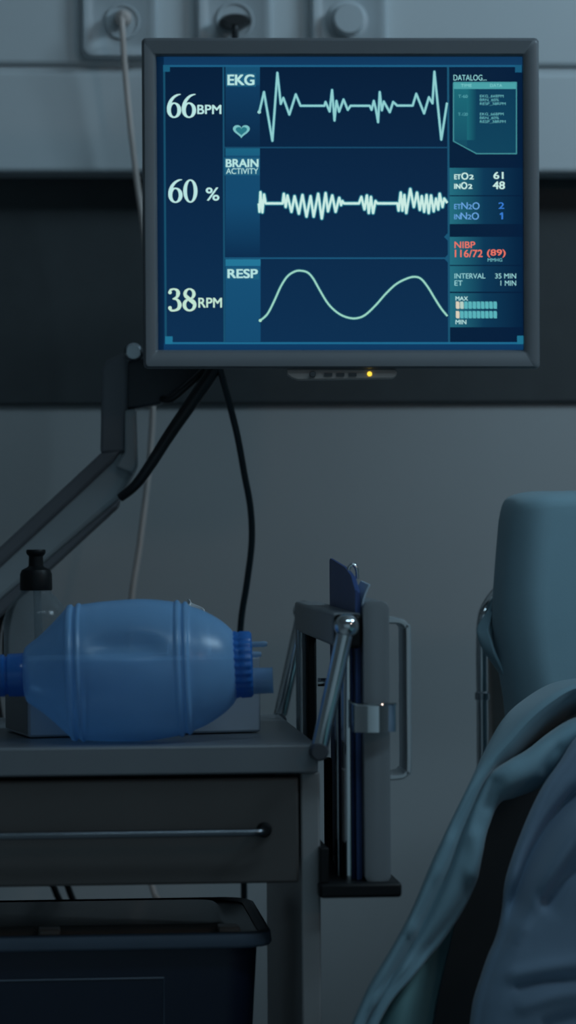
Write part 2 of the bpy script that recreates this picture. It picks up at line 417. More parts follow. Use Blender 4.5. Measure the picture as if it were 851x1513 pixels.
g.quad(333, 383, 385, 393, 2, (34, 116, 150)); g.quad(333, 393, 385, 505, 2, (20, 80, 118), (18, 74, 112))
for wd, x0, y0, x1, y1, of in (('EKG', 336, 110, 376, 126, .13), ('BRAIN', 333.5, 235, 382, 247, .10), ('ACTIVITY', 334, 248.5, 381.5, 257, .015), ('RESP', 336, 397.5, 381, 411, .12)):
    g.quad(x0 - 2, y0 - 2, x1 + 2, y1 + 2, 3, (28, 92, 124)); g.text(wd, x0, y0, x1, y1, 5, TXT, of)
g.build('channel_labels', screen)
g = SG()   # heart symbol
hp = []
for k in range(48):
    t = 2 * PI * k / 48
    hp.append((16 * math.sin(t) ** 3, -(13 * math.cos(t) - 5 * math.cos(2 * t) - 2 * math.cos(3 * t) - math.cos(4 * t))))
g.poly([(356.6 + x * 0.78, 193 + y * 0.68) for x, y in hp], 4, (120, 190, 195)); g.poly([(356.6 + x * 0.52, 193 + y * 0.45) for x, y in hp], 5, (40, 118, 132))
g.build('heart_symbol', screen)

def digit(g, ch, x0, y0, x1, y1, l, c):
    w = x1 - x0; h = y1 - y0
    X = lambda u: x0 + u * w
    Y = lambda v: y1 - v * h
    def ring(cx, cy, ro, ri): g.ring(X(cx), Y(cy), (ro[0] * w, ro[1] * h), (ri[0] * w, ri[1] * h), l, c)
    def st(pts):
        q = catmull([(a, bb, ww) for a, bb, ww in pts], 6)
        g.stroke([(X(p[0]), Y(p[1])) for p in q], [p[2] * w for p in q], l, c)
    if ch == '0': ring(.5, .5, (.49, .5), (.23, .44))
    if ch == '6':
        ring(.5, .32, (.49, .33), (.22, .265))
        st([(.13, .30, .24), (.14, .48, .25), (.26, .70, .22), (.48, .87, .17), (.72, .96, .12), (.95, .99, .05)])
    if ch == '8':
        ring(.5, .755, (.43, .25), (.19, .18)); ring(.5, .28, (.49, .285), (.235, .20))
        st([(.24, .70, .16), (.5, .52, .26), (.78, .34, .16)])
    if ch == '3':
        st([(.10, .82, .13), (.20, .93, .15), (.45, .965, .12), (.66, .90, .22), (.72, .77, .27), (.62, .62, .18), (.34, .53, .09)])
        st([(.36, .54, .09), (.66, .50, .17), (.83, .30, .28), (.74, .12, .22), (.48, .04, .14), (.22, .05, .16), (.08, .15, .15)])
        g.disc(X(.15), Y(.82), .13 * w, l, c); g.disc(X(.15), Y(.15), .13 * w, l, c)
for nm, d2, bx, unit, ub in (('heart_rate_readout', '66', (246.5, 139, 290, 174), 'BPM', (291.5, 155, 327, 168.5)), ('brain_readout', '60', (248.5, 265, 292, 299.5), '%', (304, 277, 324, 296.5)), ('breathing_readout', '38', (248, 426, 290.5, 460), 'RPM', (293, 440, 328, 454.5))):
    g = SG(); mid = (bx[0] + bx[2]) / 2; col = (182, 226, 224) if nm != 'breathing_readout' else (190, 226, 208)
    digit(g, d2[0], bx[0], bx[1], mid - 0.2, bx[3], 5, col); digit(g, d2[1], mid + 0.2, bx[1], bx[2], bx[3], 5, col)
    g.text(unit, *ub, 5, col, .07)
    g.build(nm, screen)

ekg = [(383, 166), (390, 136), (402.4, 208), (409.8, 107.6), (414.8, 153.5), (418.6, 144.6), (427.5, 169.3), (437, 139.4), (444, 156.3), (479.3, 156.3), (481, 150.6), (487, 164.7), (490.6, 133), (494.2, 178), (497, 149), (501, 165),
       (507.5, 147), (513.8, 162.3), (518, 156.3), (546.3, 156.3), (549, 162.3), (552.3, 149), (555.5, 162), (558.6, 180.5), (561, 136), (564.2, 163), (567, 150), (575.9, 165.8), (580.8, 150.6), (586.8, 156), (609.7, 156), (615, 138.6), (626.6, 167.6), (633.7, 143.6),
       (639, 152.7), (641.8, 105.9), (652, 206.3), (660.5, 151.7)]
g = SG(); g.path(ekg, 5.6, 4, (14, 58, 86)); g.path(ekg, 4.2, 5, (50, 116, 134)); g.path(ekg, 2.9, 6, (142, 204, 206)); g.disc(383, 165.5, 2.6, 6, (150, 208, 208)); g.build('heartbeat_trace', screen)
br = [(35, 115), (38, 150), (42, 68), (50, 152), (57, 78), (64, 115), (135, 115), (140, 75), (148, 130), (155, 82), (172, 150), (185, 85), (203, 158), (218, 80), (235, 170), (252, 85), (265, 170), (284, 75), (299, 178), (315, 72), (325, 148), (343, 82), (357, 150), (372, 92), (380, 122), (385, 105), (392, 115),
      (455, 115), (465, 88), (478, 140), (488, 82), (496, 155), (505, 88), (514, 155), (524, 105), (532, 115), (616, 115), (621, 145), (630, 70), (637, 145), (645, 80), (653, 155), (670, 55), (685, 130), (698, 70), (710, 142), (718, 85), (728, 150), (738, 80), (747, 155), (757, 82), (768, 148), (778, 95), (787, 140), (793, 75), (805, 130), (812, 95), (825, 113)]
br = [(370 + x / 2.8367, 260 + y / 2.8367) for x, y in br]
g = SG(); g.path(br, 7.4, 4, (20, 76, 104)); g.path(br, 5.2, 5, (70, 150, 162)); g.path(br, 3.2, 6, (200, 234, 226)); g.build('brain_trace', screen)
rs = [(384, 474), (395, 464), (405, 445), (415, 423), (425, 408), (436, 401), (445, 400), (455, 403), (463, 412), (472, 428), (485, 449), (500, 463), (515, 469.5), (528, 470), (540, 465), (555, 451), (570, 434), (585, 420), (600, 412), (612, 409), (622, 412), (632, 424), (643, 442), (652, 456), (661, 467)]
rs = [tuple(p) for p in catmull([Vector(p) for p in rs], 5)]
g = SG(); g.stroke(rs, 6.5, 4, (34, 96, 108), (10, 46, 80)); g.stroke(rs, 3.0, 6, (168, 222, 200), (120, 186, 180)); g.disc(384.5, 473.5, 2.3, 6, (168, 222, 200)); g.build('breathing_trace', screen)

g = SG()   # data log
g.text('DATALOG...', 670, 110.5, 719, 119, 5, (140, 205, 208), .015)
out = [(670, 122), (763, 122), (763, 227), (704, 227), (670, 208.5)]
g.quad(671, 131, 690, 207, 3, (26, 104, 118), (20, 84, 104)); g.poly([(671, 207), (690, 207), (690, 217.5), (671, 208)], 3, (18, 76, 98))
g.quad(690, 131, 704, 207, 3, (26, 104, 118), (10, 62, 88), False); g.poly([(690, 207), (704, 207), (704, 226), (690, 218)], 3, (12, 66, 92))
g.quad(704, 131, 762, 226, 3, (9, 58, 86), (12, 66, 92))
g.quad(670, 121, 763, 131.5, 4, (74, 160, 166)); g.stroke(out + [out[0]], 1.7, 4, (64, 140, 150))
g.text('TIME', 681, 124, 697, 128.5, 5, (130, 205, 205), 0); g.text('DATA', 724, 124, 742, 128.5, 5, (130, 205, 205), 0)
for y, tm in ((140, 'T-60'), (166.5, 'T-120')):
    g.text(tm, 677, y, 691, y + 4.6, 5, (92, 172, 180), 0)
    for k, s_ in enumerate(('EKG_66BPM', 'BRN_60%', 'RESP_38RPM')): g.text(s_, 709, y + k * 5.6, (744, 737, 747)[k], y + k * 5.6 + 4.6, 5, (108, 186, 192), .005)
g.build('data_log', screen)
def panel(y0, y1): 
    g.quad(664, y0, 715, y1, 2, (34, 108, 126), (8, 54, 84), False); g.quad(715, y0, 772, y1, 2, (8, 54, 84), (3, 32, 62), False)
g = SG(); panel(248, 288.5)
W1 = (196, 232, 226)
g.text('ET', 671, 257.5, 681, 265, 5, W1, .07); g.text('O', 681.5, 255, 692, 265.5, 5, W1, .07); g.text('2', 693, 258, 700, 265, 5, W1, .07); g.text('61', 729, 254, 744, 264.5, 5, W1, .07)
g.text('IN', 671, 271.5, 680.5, 279, 5, W1, .07); g.text('O', 681, 269, 690.5, 279.5, 5, W1, .07); g.text('2', 691.5, 272, 698, 279, 5, W1, .07); g.text('48', 728, 268, 746, 279.5, 5, W1, .07)
g.build('oxygen_readout', screen)
g = SG(); panel(290, 331); B1 = (104, 164, 226); B2 = (56, 124, 214)
g.text('ET', 671, 301.5, 681, 309, 5, B1, .02); g.text('N', 681.5, 299, 691, 309, 5, B1, .02); g.text('2', 691.5, 302, 697.5, 309, 5, B1, .02); g.text('O', 698, 299, 708.5, 309.5, 5, B1, .02); g.text('2', 736.5, 299, 745, 308.5, 5, B2, .03)
g.text('IN', 671, 316.5, 680, 324, 5, B1, .02); g.text('N', 680.5, 314, 690, 324, 5, B1, .02); g.text('2', 690.5, 317, 696.5, 324, 5, B1, .02); g.text('O', 697, 314, 707.5, 324.5, 5, B1, .02); g.stroke([(738.5, 317), (742, 314.5)], 1.8, 5, B2); g.stroke([(742, 314), (742, 324)], 2.4, 5, B2)
g.build('nitrous_readout', screen)
g = SG(); panel(350, 391.5); RD = (238, 118, 100)
g.text('NIBP', 671.5, 357, 702, 366.5, 5, RD, .03); g.text('116/72', 672, 369, 713, 380, 5, RD, .035); g.text('(89)', 719.5, 368.5, 747, 380.5, 5, RD, .045); g.text('MMHG', 720.5, 381.5, 742, 386.5, 5, (110, 184, 192), .01)
g.build('blood_pressure_readout', screen)
g = SG(); panel(393, 431)
T2 = (150, 210, 214)
g.text('INTERVAL', 671.5, 404, 717, 411.5, 5, T2, .01); g.text('35 MIN', 731.5, 404, 762.5, 411.5, 5, T2, .01); g.text('ET', 671.5, 414.5, 683.5, 422, 5, T2, .01); g.text('1 MIN', 739.5, 414.5, 762.5, 422, 5, T2, .01)
g.build('interval_readout', screen)
g = SG(); panel(433, 483.5)
g.text('MAX', 673, 438, 691.5, 444, 5, (180, 224, 222), .03); g.text('MIN', 673, 472.5, 689, 479, 5, (180, 224, 222), .03)
for r_, y in enumerate((445.5, 459.5)):
    for k in range(10):
        x = 673.5 + k * 6.15; c = (88, 176, 184)
        if k == 0: c = (214, 206, 186)
        if r_ == 0 and k == 1: c = (176, 204, 194)
        g.poly([(x, y), (x + 4.4, y), (x + 5.4, y + 2), (x + 5.4, y + 10.8), (x + 1, y + 10.8), (x, y + 9)], 5, c)
g.build('level_bars', screen)

# ------------------------------------------------------------------ monitor arm
DA = 3.62
aroot = thing('monitor_arm', P(-260, 1000, DA), 'grey jointed support arm rising from lower left to the monitor', 'monitor arm')
def slab_px(name, poly, d, th, m, bev=0.003, parent=None):
    b = NB(); prism(b, [P(x, y, d) for x, y in poly], FWD * th); return obj(name, b, m, parent or aroot, bev=bev, seg=3)
# head: upright knuckle
slab_px('elbow_post', [(150, 545), (158, 532), (186, 519), (189, 524), (188, 600), (186, 668), (148, 670)], DA - 0.005, 0.045, M['armdark'], 0.005)
slab_px('elbow_face', [(184, 606), (200, 604), (203, 690), (196, 700), (170, 690), (184, 668)], DA - 0.012, 0.03, M['armface'], 0.003)
slab_px('tilt_bracket', [(184, 535), (215, 528), (330, 520), (420, 400), (470, 400), (470, 470), (340, 540), (285, 560), (236, 597), (186, 606)], DA + 0.005, 0.03, M['bracket'], 0.003)
b = NB(); lathe(b, [(0, 14 * DA / F), (0.012, 14 * DA / F), (0.016, 10 * DA / F)], P(198, 521, DA - 0.008), -FWD, 24); obj('pivot_knob', b, M['satin'], aroot)
# link: long slanted beam with a darker upper flank and lower strip
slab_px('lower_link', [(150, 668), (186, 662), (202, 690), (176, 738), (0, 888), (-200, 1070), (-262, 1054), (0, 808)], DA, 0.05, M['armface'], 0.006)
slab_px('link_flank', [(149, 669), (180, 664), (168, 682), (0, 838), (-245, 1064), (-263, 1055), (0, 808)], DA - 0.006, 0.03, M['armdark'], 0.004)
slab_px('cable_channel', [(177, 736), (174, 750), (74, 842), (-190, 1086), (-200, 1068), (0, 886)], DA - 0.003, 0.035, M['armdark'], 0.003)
b = NB(); lathe(b, [(-0.09, 0.03), (0.09, 0.03)], P(-235, 1020, DA + 0.03), (0, 0, 1), 28); obj('swivel_hub', b, M['armface'], aroot, bev=0.004)
hub = P(-235, 1020, DA + 0.03)
b = NB(); box(b, hub.x - 0.02, hub.x + 0.02, hub.y + 0.02, YW - 0.02, hub.z - 0.03, hub.z + 0.03); obj('wall_bracket', b, M['armface'], aroot, bev=0.004)
b = NB(); box(b, hub.x - 0.06, hub.x + 0.06, YW - 0.022, YW, hub.z - 0.09, hub.z + 0.09); obj('wall_plate', b, M['armface'], aroot, bev=0.004)

# cables of the monitor
b = NB(); pts = [P(335, 500, 3.585), P(316, 545, 3.588), P(288, 588, 3.59), P(252, 640, 3.59), P(220, 690, 3.59), P(199, 718, 3.592), P(178, 735, 3.60)]
q = catmull(pts, 8); n_ = len(q); tube(b, q, [(11.5 - 5 * (i / n_)) * DA / F for i in range(n_)], 14)
tag(obj('cable_bundle', b, M['blackcord']), 'thick black cable bundle slanting from under the monitor to its arm', 'cable')
b = NB(); pts = [P(318, 520, 3.60), P(300, 548, 3.60), P(272, 574, 3.598), P(252, 590, 3.60), P(240, 590, 3.612)]
tube(b, catmull(pts, 8), 5.5 * DA / F, 12)
tag(obj('short_cable', b, M['blackcord']), 'short black cable under the bracket beside the thick bundle', 'cable')
b = NB(); pts = [P(318, 500, 3.58), P(326, 548, 3.585), P(340, 600, 3.60), P(352, 650, 3.61), P(361, 700, 3.62), P(370, 750, 3.63), P(372, 800, 3.64), P(365, 860, 3.65), P(356, 920, 3.66), P(353, 1000, 3.67), P(355, 1150, 3.68),
              P(360, 1290, 3.69), P(361, 1370, 3.69), P(364, 1600, 3.7), P(366, 1900, 3.72), P(370, 2222, 3.74)]
tube(b, catmull(pts, 8), 5.0 * 3.63 / F, 12)
tag(obj('hanging_cable', b, M['greencord']), 'dark cable hanging in a curve from the monitor down behind the cart', 'cable')
for k, (xs, lab) in enumerate((([(60, 850), (25, 872), (4, 905), (-6, 960), (0, 1060), (45, 1220), (80, 1312), (91, 1340), (115, 1420), (130, 1900), (140, 2236)], 'black cable looping down from the arm, seen left under the drawer'),
                               ([(66, 846), (36, 868), (16, 900), (8, 960), (20, 1060), (70, 1220), (101, 1312), (111, 1340), (132, 1420), (150, 1900), (165, 2236)], 'black cable second from the left in the gap under the drawer'))):
    b = NB(); tube(b, catmull([P(x, y, 3.70 if i > 1 else 3.68) for i, (x, y) in enumerate(xs)], 8), 5 * 3.7 / F, 10)
    tag(obj('arm_cable', b, M['blackcord']), lab, 'cable', 'black cables behind the cart')

# ------------------------------------------------------------------ the cart
YC0, YC1 = 3.10, 3.57
pc = W(470, 1100, YC0); ZT = pc.z; XC1 = pc.x; XC0 = XC1 - 0.62
croot = thing('medical_cart', ((XC0 + XC1) / 2, (YC0 + YC1) / 2, 0), 'grey medical cart with a dark drawer and a chrome push handle', 'cart')
zt0 = W(470, 1142, YC0).z
b = NB(); box(b, XC0, XC1, YC0, YC1, zt0, ZT); obj('worktop', b, M['cart'], croot, bev=0.002, seg=3)
xs0 = W(444.5, 1200, YC0 + 0.012).x; xs1 = W(473, 1200, YC0 + 0.012).x
b = NB(); box(b, xs0, xs1, YC0 + 0.012, YC1 - 0.01, 0.14, zt0); obj('side_panel', b, M['cartside'], croot, bev=0.002)
b = NB(); box(b, XC0 - (xs1 - XC1), XC0 - (xs1 - XC1) + (xs1 - xs0), YC0 + 0.012, YC1 - 0.01, 0.14, zt0); obj('side_panel', b, M['cartside'], croot, bev=0.002)
xl = XC0 + (xs1 - xs0)
zd1 = W(200, 1151, YC0 + 0.008).z; zd0 = W(440, 1304, YC0 + 0.008).z; xd = W(441, 1200, YC0 + 0.008).x
b = NB(); box(b, xl + 0.003, xd, YC0 + 0.006, YC0 + 0.024, zd0, zd1); dr = obj('drawer', b, M['drawer'], croot, bev=0.0025, seg=3)
b = NB(); box(b, xl + 0.012, xd - 0.008, YC0 + 0.024, YC1 - 0.03, zd0 + 0.006, zd1 - 0.012); obj('drawer_box', b, M['drawer'], dr, bev=0.002)
hz = W(380, 1230, YC0 - 0.018).z; hx1 = W(388, 1230, YC0 - 0.018).x; hx0 = XC0 + (XC1 - hx1)
b = NB(); yh = YC0 - 0.018
tube(b, catmull([(hx0 - 0.002, YC0 + 0.006, hz), (hx0, YC0 - 0.008, hz), (hx0 + 0.006, yh, hz), (hx0 + 0.05, yh, hz), ((hx0 + hx1) / 2, yh, hz), (hx1 - 0.05, yh, hz), (hx1 - 0.006, yh, hz), (hx1, YC0 - 0.008, hz), (hx1 + 0.002, YC0 + 0.006, hz)], 6), 5.6 * 3.08 / F, 16)
obj('handle', b, mat('dark_bar_metal', (0.17, 0.19, 0.21), 0.25, 1.0), dr)
for xx in (hx0, hx1 + 0.003):
    b = NB(); lathe(b, [(-0.001, 12 * 3.1 / F), (0.003, 11 * 3.1 / F), (0.006, 8 * 3.1 / F)], (xx, YC0 + 0.006, hz), (0, -1, 0), 24); obj('handle_mount', b, M['black'], dr)
b = NB(); box(b, xl, xs0, YC0 + 0.02, YC1 - 0.02, zd1 + 0.001, zt0); obj('drawer_rail', b, M['black'], croot)
ZS = 0.44
b = NB(); box(b, xl, xs0, YC0 + 0.02, YC1 - 0.02, ZS - 0.02, ZS); obj('lower_shelf', b, M['cartside'], croot, bev=0.002)
for xx in (XC0 + 0.04, XC1 - 0.04):
    for yy in (YC0 + 0.06, YC1 - 0.06):
        b = NB(); box(b, xx - 0.016, xx + 0.016, yy - 0.02, yy + 0.02, 0.08, 0.142); ca = obj('caster', b, M['satin'], croot, bev=0.003)
        b = NB(); lathe(b, [(-0.011, 0.045), (-0.008, 0.05), (0.008, 0.05), (0.011, 0.045)], (xx, yy + 0.01, 0.05), (1, 0, 0), 28); obj('wheel', b, M['black'], ca)
b = NB(); box(b, xl, xs0, YC0 + 0.03, YC1 - 0.03, 0.13, 0.15); obj('base_plate', b, M['cartside'], croot)
# push handle: two chrome struts and a grey crossbar along the right end
for nm, yy, off in (('near', YC0 - 0.004, 0), ('far', YC1 - 0.0, 0)):
    a0 = W(471, 1110, YC0 - 0.004); a1 = W(512, 925, YC0 - 0.004)
    p0 = Vector((a0.x, yy, a0.z)); p1 = Vector((a1.x, yy, a1.z)); dy = Vector((0, 0.01 if nm == 'near' else -0.01, 0))
    b = NB(); tube(b, [p0 - (p1 - p0) * 0.02, p0, p0.lerp(p1, .5), p1], [0.0072, 0.0078, 0.0078, 0.0078], 18)
    st = obj('strut', b, M['chrome'], croot); fm = M['bracket'] if nm == 'near' else M['chrome']
    b = NB(); lathe(b, [(-0.010, 0.007), (-0.004, 0.0088), (0.004, 0.0088), (0.010, 0.007)], p0, (0, 1, 0), 20); obj('strut_foot', b, fm, st)
    b = NB(); prof = [(0.0115 * -math.cos(PI * k / 12), max(0.0004, 0.0115 * math.sin(PI * k / 12))) for k in range(13)]
    lathe(b, prof, p1, (0, 1, 0.2), 24); obj('ball_joint', b, M['chrome'], st)
c0 = W(491, 906, YC0 + 0.012); c1_ = W(534, 955, YC0 + 0.012)
b = NB(); box(b, c0.x, c1_.x, YC0 + 0.012, YC1 - 0.03, c1_.z, c0.z); obj('crossbar', b, M['slab'], croot, bev=0.003, seg=3)
b = NB(); box(b, c0.x + 0.001, c1_.x - 0.001, YC0 + 0.004, YC0 + 0.0125, c1_.z - 0.002, c0.z - 0.001); obj('end_cap', b, M['black'], croot, bev=0.004, seg=3)

# ------------------------------------------------------------------ chart rack hanging at the end of the cart
rroot = thing('chart_rack', W(530, 1325, 3.2), 'grey upright chart rack with chrome rods on the cart end, black tray below', 'rack')
s0 = W(537, 888, YC0); s1 = W(578.5, 1306, YC0)
b = NB()
def slab_loop(y, ins): return [Vector((x, y, z)) for x, z in rrect(s0.x + ins, s1.x - ins, s1.z, s0.z - ins, 0.008, 6)]
loft(b, [slab_loop(YC0 + 0.003, 0.004), slab_loop(YC0, 0.001 + 0.002), slab_loop(YC0 - 0.001, 0.005)][:1] + [slab_loop(YC0 + 0.004, 0), slab_loop(YC0 + 0.33, 0)])
obj('front_panel', b, M['slab'], rroot, bev=0.002)
t0 = W(472, 1306, YC0 - 0.01); t1 = W(594, 1326, YC0 - 0.01)
b = NB(); box(b, t0.x, t1.x, YC0 - 0.01, YC0 + 0.34, t1.z, t0.z); obj('tray', b, M['black'], rroot, bev=0.003)
tz = W(474, 1252, YC0).z
b = NB(); box(b, t0.x + 0.001, t0.x + 0.009, YC0 - 0.006, YC0 + 0.33, t0.z, tz); obj('tray_wall', b, M['black'], rroot, bev=0.001)
def rod(px, r, y, pyt, pyb, m, nm='rod'):
    a = W(px, pyt, y); c = W(px, pyb, y); b = NB(); tube(b, [(a.x, y, a.z), (a.x, y, (a.z + c.z) / 2), (a.x, y, c.z)], r * y / F, 18); return obj(nm, b, m, rroot)
rod(513, 10, YC0 + 0.03, 950, 1304, M['chrome']); rod(498, 5, YC0 + 0.06, 950, 1304, M['satin'])
rod(441, 4.5, YC1 - 0.06, 930, 1290, M['satin']); rod(450, 4.0, YC1 - 0.09, 930, 1290, M['slab'])
p0 = W(454, 928, YC1 - 0.1); p1 = W(470, 1290, YC1 - 0.1)
b = NB(); box(b, p0.x, p1.x, YC1 - 0.1, YC1 - 0.085, p1.z, p0.z); obj('back_plate', b, M['black'], rroot, bev=0.002)
p0 = W(480, 1120, YC0 + 0.2); p1 = W(492, 1304, YC0 + 0.2)
b = NB(); box(b, p0.x, p1.x, YC0 + 0.2, YC0 + 0.215, p1.z, p0.z); obj('inner_plate', b, M['black'], rroot, bev=0.002)
bp = W(480, 1008, YC0 + 0.12)
b = NB(); lathe(b, [(-0.007, 0.0), (-0.007, 0.004), (0.006, 0.004), (0.007, 0.0001)], bp, (1, 0, 0), 16); obj('bolt', b, M['chrome'], rroot)
# chrome band around panel and rod
b = NB(); l0 = []; 
n_ = 18; loops = []
for yoff in (0, 0.0025):
    pass
za = W(550, 1041, YC0 - 0.01).z; zb = W(550, 1082, YC0 - 0.01).z
xa = W(521, 1060, YC0 - 0.01).x; xb = W(586, 1060, YC0 - 0.01).x
fr = []
for k in range(n_ + 1):
    t = k / n_; x = xa + (xb - xa) * t; y = YC0 - 0.004 - 0.010 * math.sin(PI * min(1, max(0, t))) ** 0.8
    fr.append((x, y))
loops = [[Vector((x, y, za)), Vector((x, y, zb)), Vector((x, y + 0.002, zb)), Vector((x, y + 0.002, za))] for x, y in fr]
loft(b, loops); 
bd = obj('clamp_band', b, M['chrome'], rroot, angle=50)
b = NB(); tube(b, [(xa - 0.001, YC0 - 0.004, za + 0.002), (xa + 0.003, YC0 - 0.009, za)] + [(x, y - 0.0005, za) for x, y in fr[2:]], 0.0011, 8); obj('band_lip', b, M['chrome'], bd)
# bow handle: broad chrome strap
h0 = W(574, 918, YC0); h1 = W(605, 918, YC0); hb = W(605, 1150, YC0)
path = [(h0.x, h0.z), (h0.x + 0.006, h0.z), (h1.x - 0.006, h0.z - 0.001), (h1.x - 0.0015, h0.z - 0.005), (h1.x, h0.z - 0.011), (h1.x, (h0.z + hb.z) / 2), (h1.x, hb.z + 0.010), (h1.x - 0.002, hb.z + 0.004), (h1.x - 0.006, hb.z + 0.001), (h0.x + 0.006, hb.z), (h0.x, hb.z)]
q = catmull([Vector((x, 0, z)) for x, z in path], 5); b = NB(); loops = []
for i, p in enumerate(q):
    t = (q[min(i + 1, len(q) - 1)] - q[max(i - 1, 0)]).normalized(); nn = Vector((-t.z, 0, t.x))
    loops.append([Vector((p.x, YC0 + 0.012, p.z)) + nn * a * 0.0028 + Vector((0, c, 0)) for a, c in ((-0.5, 0), (0.5, 0), (1, .004), (1, .056), (.5, .06), (-.5, .06), (-1, .056), (-1, .004))])
loft(b, loops); obj('bow_handle', b, M['brushed'], rroot, angle=50)

# blue folder standing in the rack
froot = thing('folder', W(531, 1303, 3.25), 'blue paper folder standing up between the crossbar and grey panel', 'folder')
f0 = W(527, 1200, YC0 + 0.02).x; f1 = W(536, 1200, YC0 + 0.02).x
def fz(py, y): return W(530, py, y).z
b = NB()
poly = [(YC0 + 0.02, W(530, 1303, YC0 + 0.02).z), (YC0 + 0.02, W(530, 872, YC0 + 0.02).z), (YC0 + 0.06, W(522, 850, YC0 + 0.06).z), (YC0 + 0.12, W(512, 838, YC0 + .12).z), (YC0 + 0.27, W(492, 825, YC0 + .27).z), (YC0 + 0.28, W(490, 828, YC0 + .28).z), (YC0 + 0.28, W(530, 1303, YC0 + 0.02).z)]
prism(b, [(f0, y, z) for y, z in poly], (0.0022, 0, 0)); obj('cover', b, M['folder'], froot)
b = NB()
prism(b, [(f0 + 0.0025, y + 0.004, z - 0.002) for y, z in poly], (0.0025, 0, 0)); obj('cover', b, M['folder'], froot)
b = NB(); loops = []
for k in range(7):
    t = k / 6; zz = fz(905, YC0 + 0.02) + t * (fz(864, YC0 + 0.02) - fz(905, YC0 + 0.02)); dx = 0.0075 * t * t
    loops.append([Vector((f1 + dx, YC0 + 0.02, zz)), Vector((f1 + dx + 0.0012, YC0 + 0.02, zz)), Vector((f1 + dx + 0.0012, YC0 + 0.10, zz + 0.002)), Vector((f1 + dx, YC0 + 0.10, zz + 0.002))])
loft(b, loops); obj('loose_page', b, M['pages'], froot)
cl = W(520, 846, YC0 + 0.10)
b = NB(); tube(b, catmull([cl + Vector((-0.002, 0, -0.006)), cl + Vector((-0.003, 0, 0.004)), cl + Vector((0.001, 0, 0.0075)), cl + Vector((0.0045, 0, 0.003)), cl + Vector((0.005, 0, -0.006))], 5), 0.0018, 10)
obj('clip', b, M['chrome'], froot)

# ------------------------------------------------------------------ resuscitator bag
DB = 3.165
A0 = P(0, 1006, DB); A1 = P(372, 991, DB); ax = (A1 - A0).normalized(); u1 = DB / F
# rest it on the worktop
prof_px = [(36, 32), (39, 40), (46, 46), (60, 56), (80, 74), (96, 90), (101, 95), (103.5, 99.5), (109, 101), (112, 98.2), (115, 97.8), (117.5, 101.5), (121, 102.5), (124, 100.6), (130, 101), (150, 103), (180, 104.5), (205, 105), (230, 103.5), (255, 100), (261, 98.8), (264, 101), (268, 100.5), (270.5, 96.5), (273.5, 96), (276, 98.5), (280, 97.5), (283, 93), (288, 90.5), (300, 86), (315, 78), (330, 68), (342, 57), (347, 50), (350, 44)]
low = A0 + ax * (200 * u1); lowz = low.z - 105 * u1
dz = Vector((0, 0, ZT - lowz + 0.0005)); print('bag shift', dz.z, 'top', ZT)
A0 = A0 + dz; A1 = A1 + dz
vroot = thing('resuscitator_bag', (low.x, low.y, ZT), 'translucent blue resuscitator bag lying on the cart top', 'medical bag')
b = NB(); lathe(b, [(t * u1, r * u1) for t, r in [(p.x, p.y) for p in catmull([Vector((t, r)) for t, r in prof_px], 4)]], A0, ax, 72, False, False)
dc = P(188, 962, DB) + dz
for v in b.verts:
    rel = v.co - dc
    if rel.dot(FWD) < 0.0:
        xx = rel.dot(ax) / (50 * u1); zz = (v.co.z - dc.z) / (20 * u1)
        if zz < 0: zz *= 2.0
        e = math.exp(-(xx ** 4 + zz * zz))
        v.co += FWD * 0.0075 * e
obj('bag_body', b, M['bag'], vroot, angle=80)
b = NB(); lathe(b, [(t * u1, r * u1) for t, r in ((-70, 20), (-66, 27), (-30, 30), (-4, 29), (-2, 31), (6, 31.5), (8, 28), (11, 28), (13, 31.5), (30, 32), (37, 32), (40, 30))], A0, ax, 48, True, True)
obj('neck_collar', b, M['bagdark'], vroot, angle=50)
A2 = P(345, 990, DB) + dz
b = NB(); lathe(b, [(t * u1, r * u1) for t, r in ((-1, 40), (0, 48), (3, 49), (9, 47), (11, 48.5), (25, 48), (28, 45), (28.5, 20))], A2, ax, 120, True, True, (26, 0.035))
obj('ribbed_collar', b, M['bagdark'], vroot, angle=50)
A3 = P(372, 1014, DB + 0.004) + dz
b = NB(); lathe(b, [(t * u1, r * u1) for t, r in ((-3, 19.5), (29, 19), (31.5, 19.8), (31.5, 17.5), (5, 17))], A3, ax, 36, True, False); obj('air_port', b, M['bagport'], vroot, angle=50)
A4 = P(371, 960, DB + 0.012) + dz
b = NB(); lathe(b, [(t * u1, r * u1) for t, r in ((-3, 4.2), (14, 4), (18, 4.6), (24, 3))], A4, ax, 18); obj('oxygen_nipple', b, M['bagport'], vroot)
A5 = P(371, 975, DB - 0.012) + dz
b = NB(); lathe(b, [(t * u1, r * u1) for t, r in ((-3, 4.5), (9, 4.3), (15, 3))], A5, ax, 18); obj('valve_tab', b, M['bagport'], vroot)

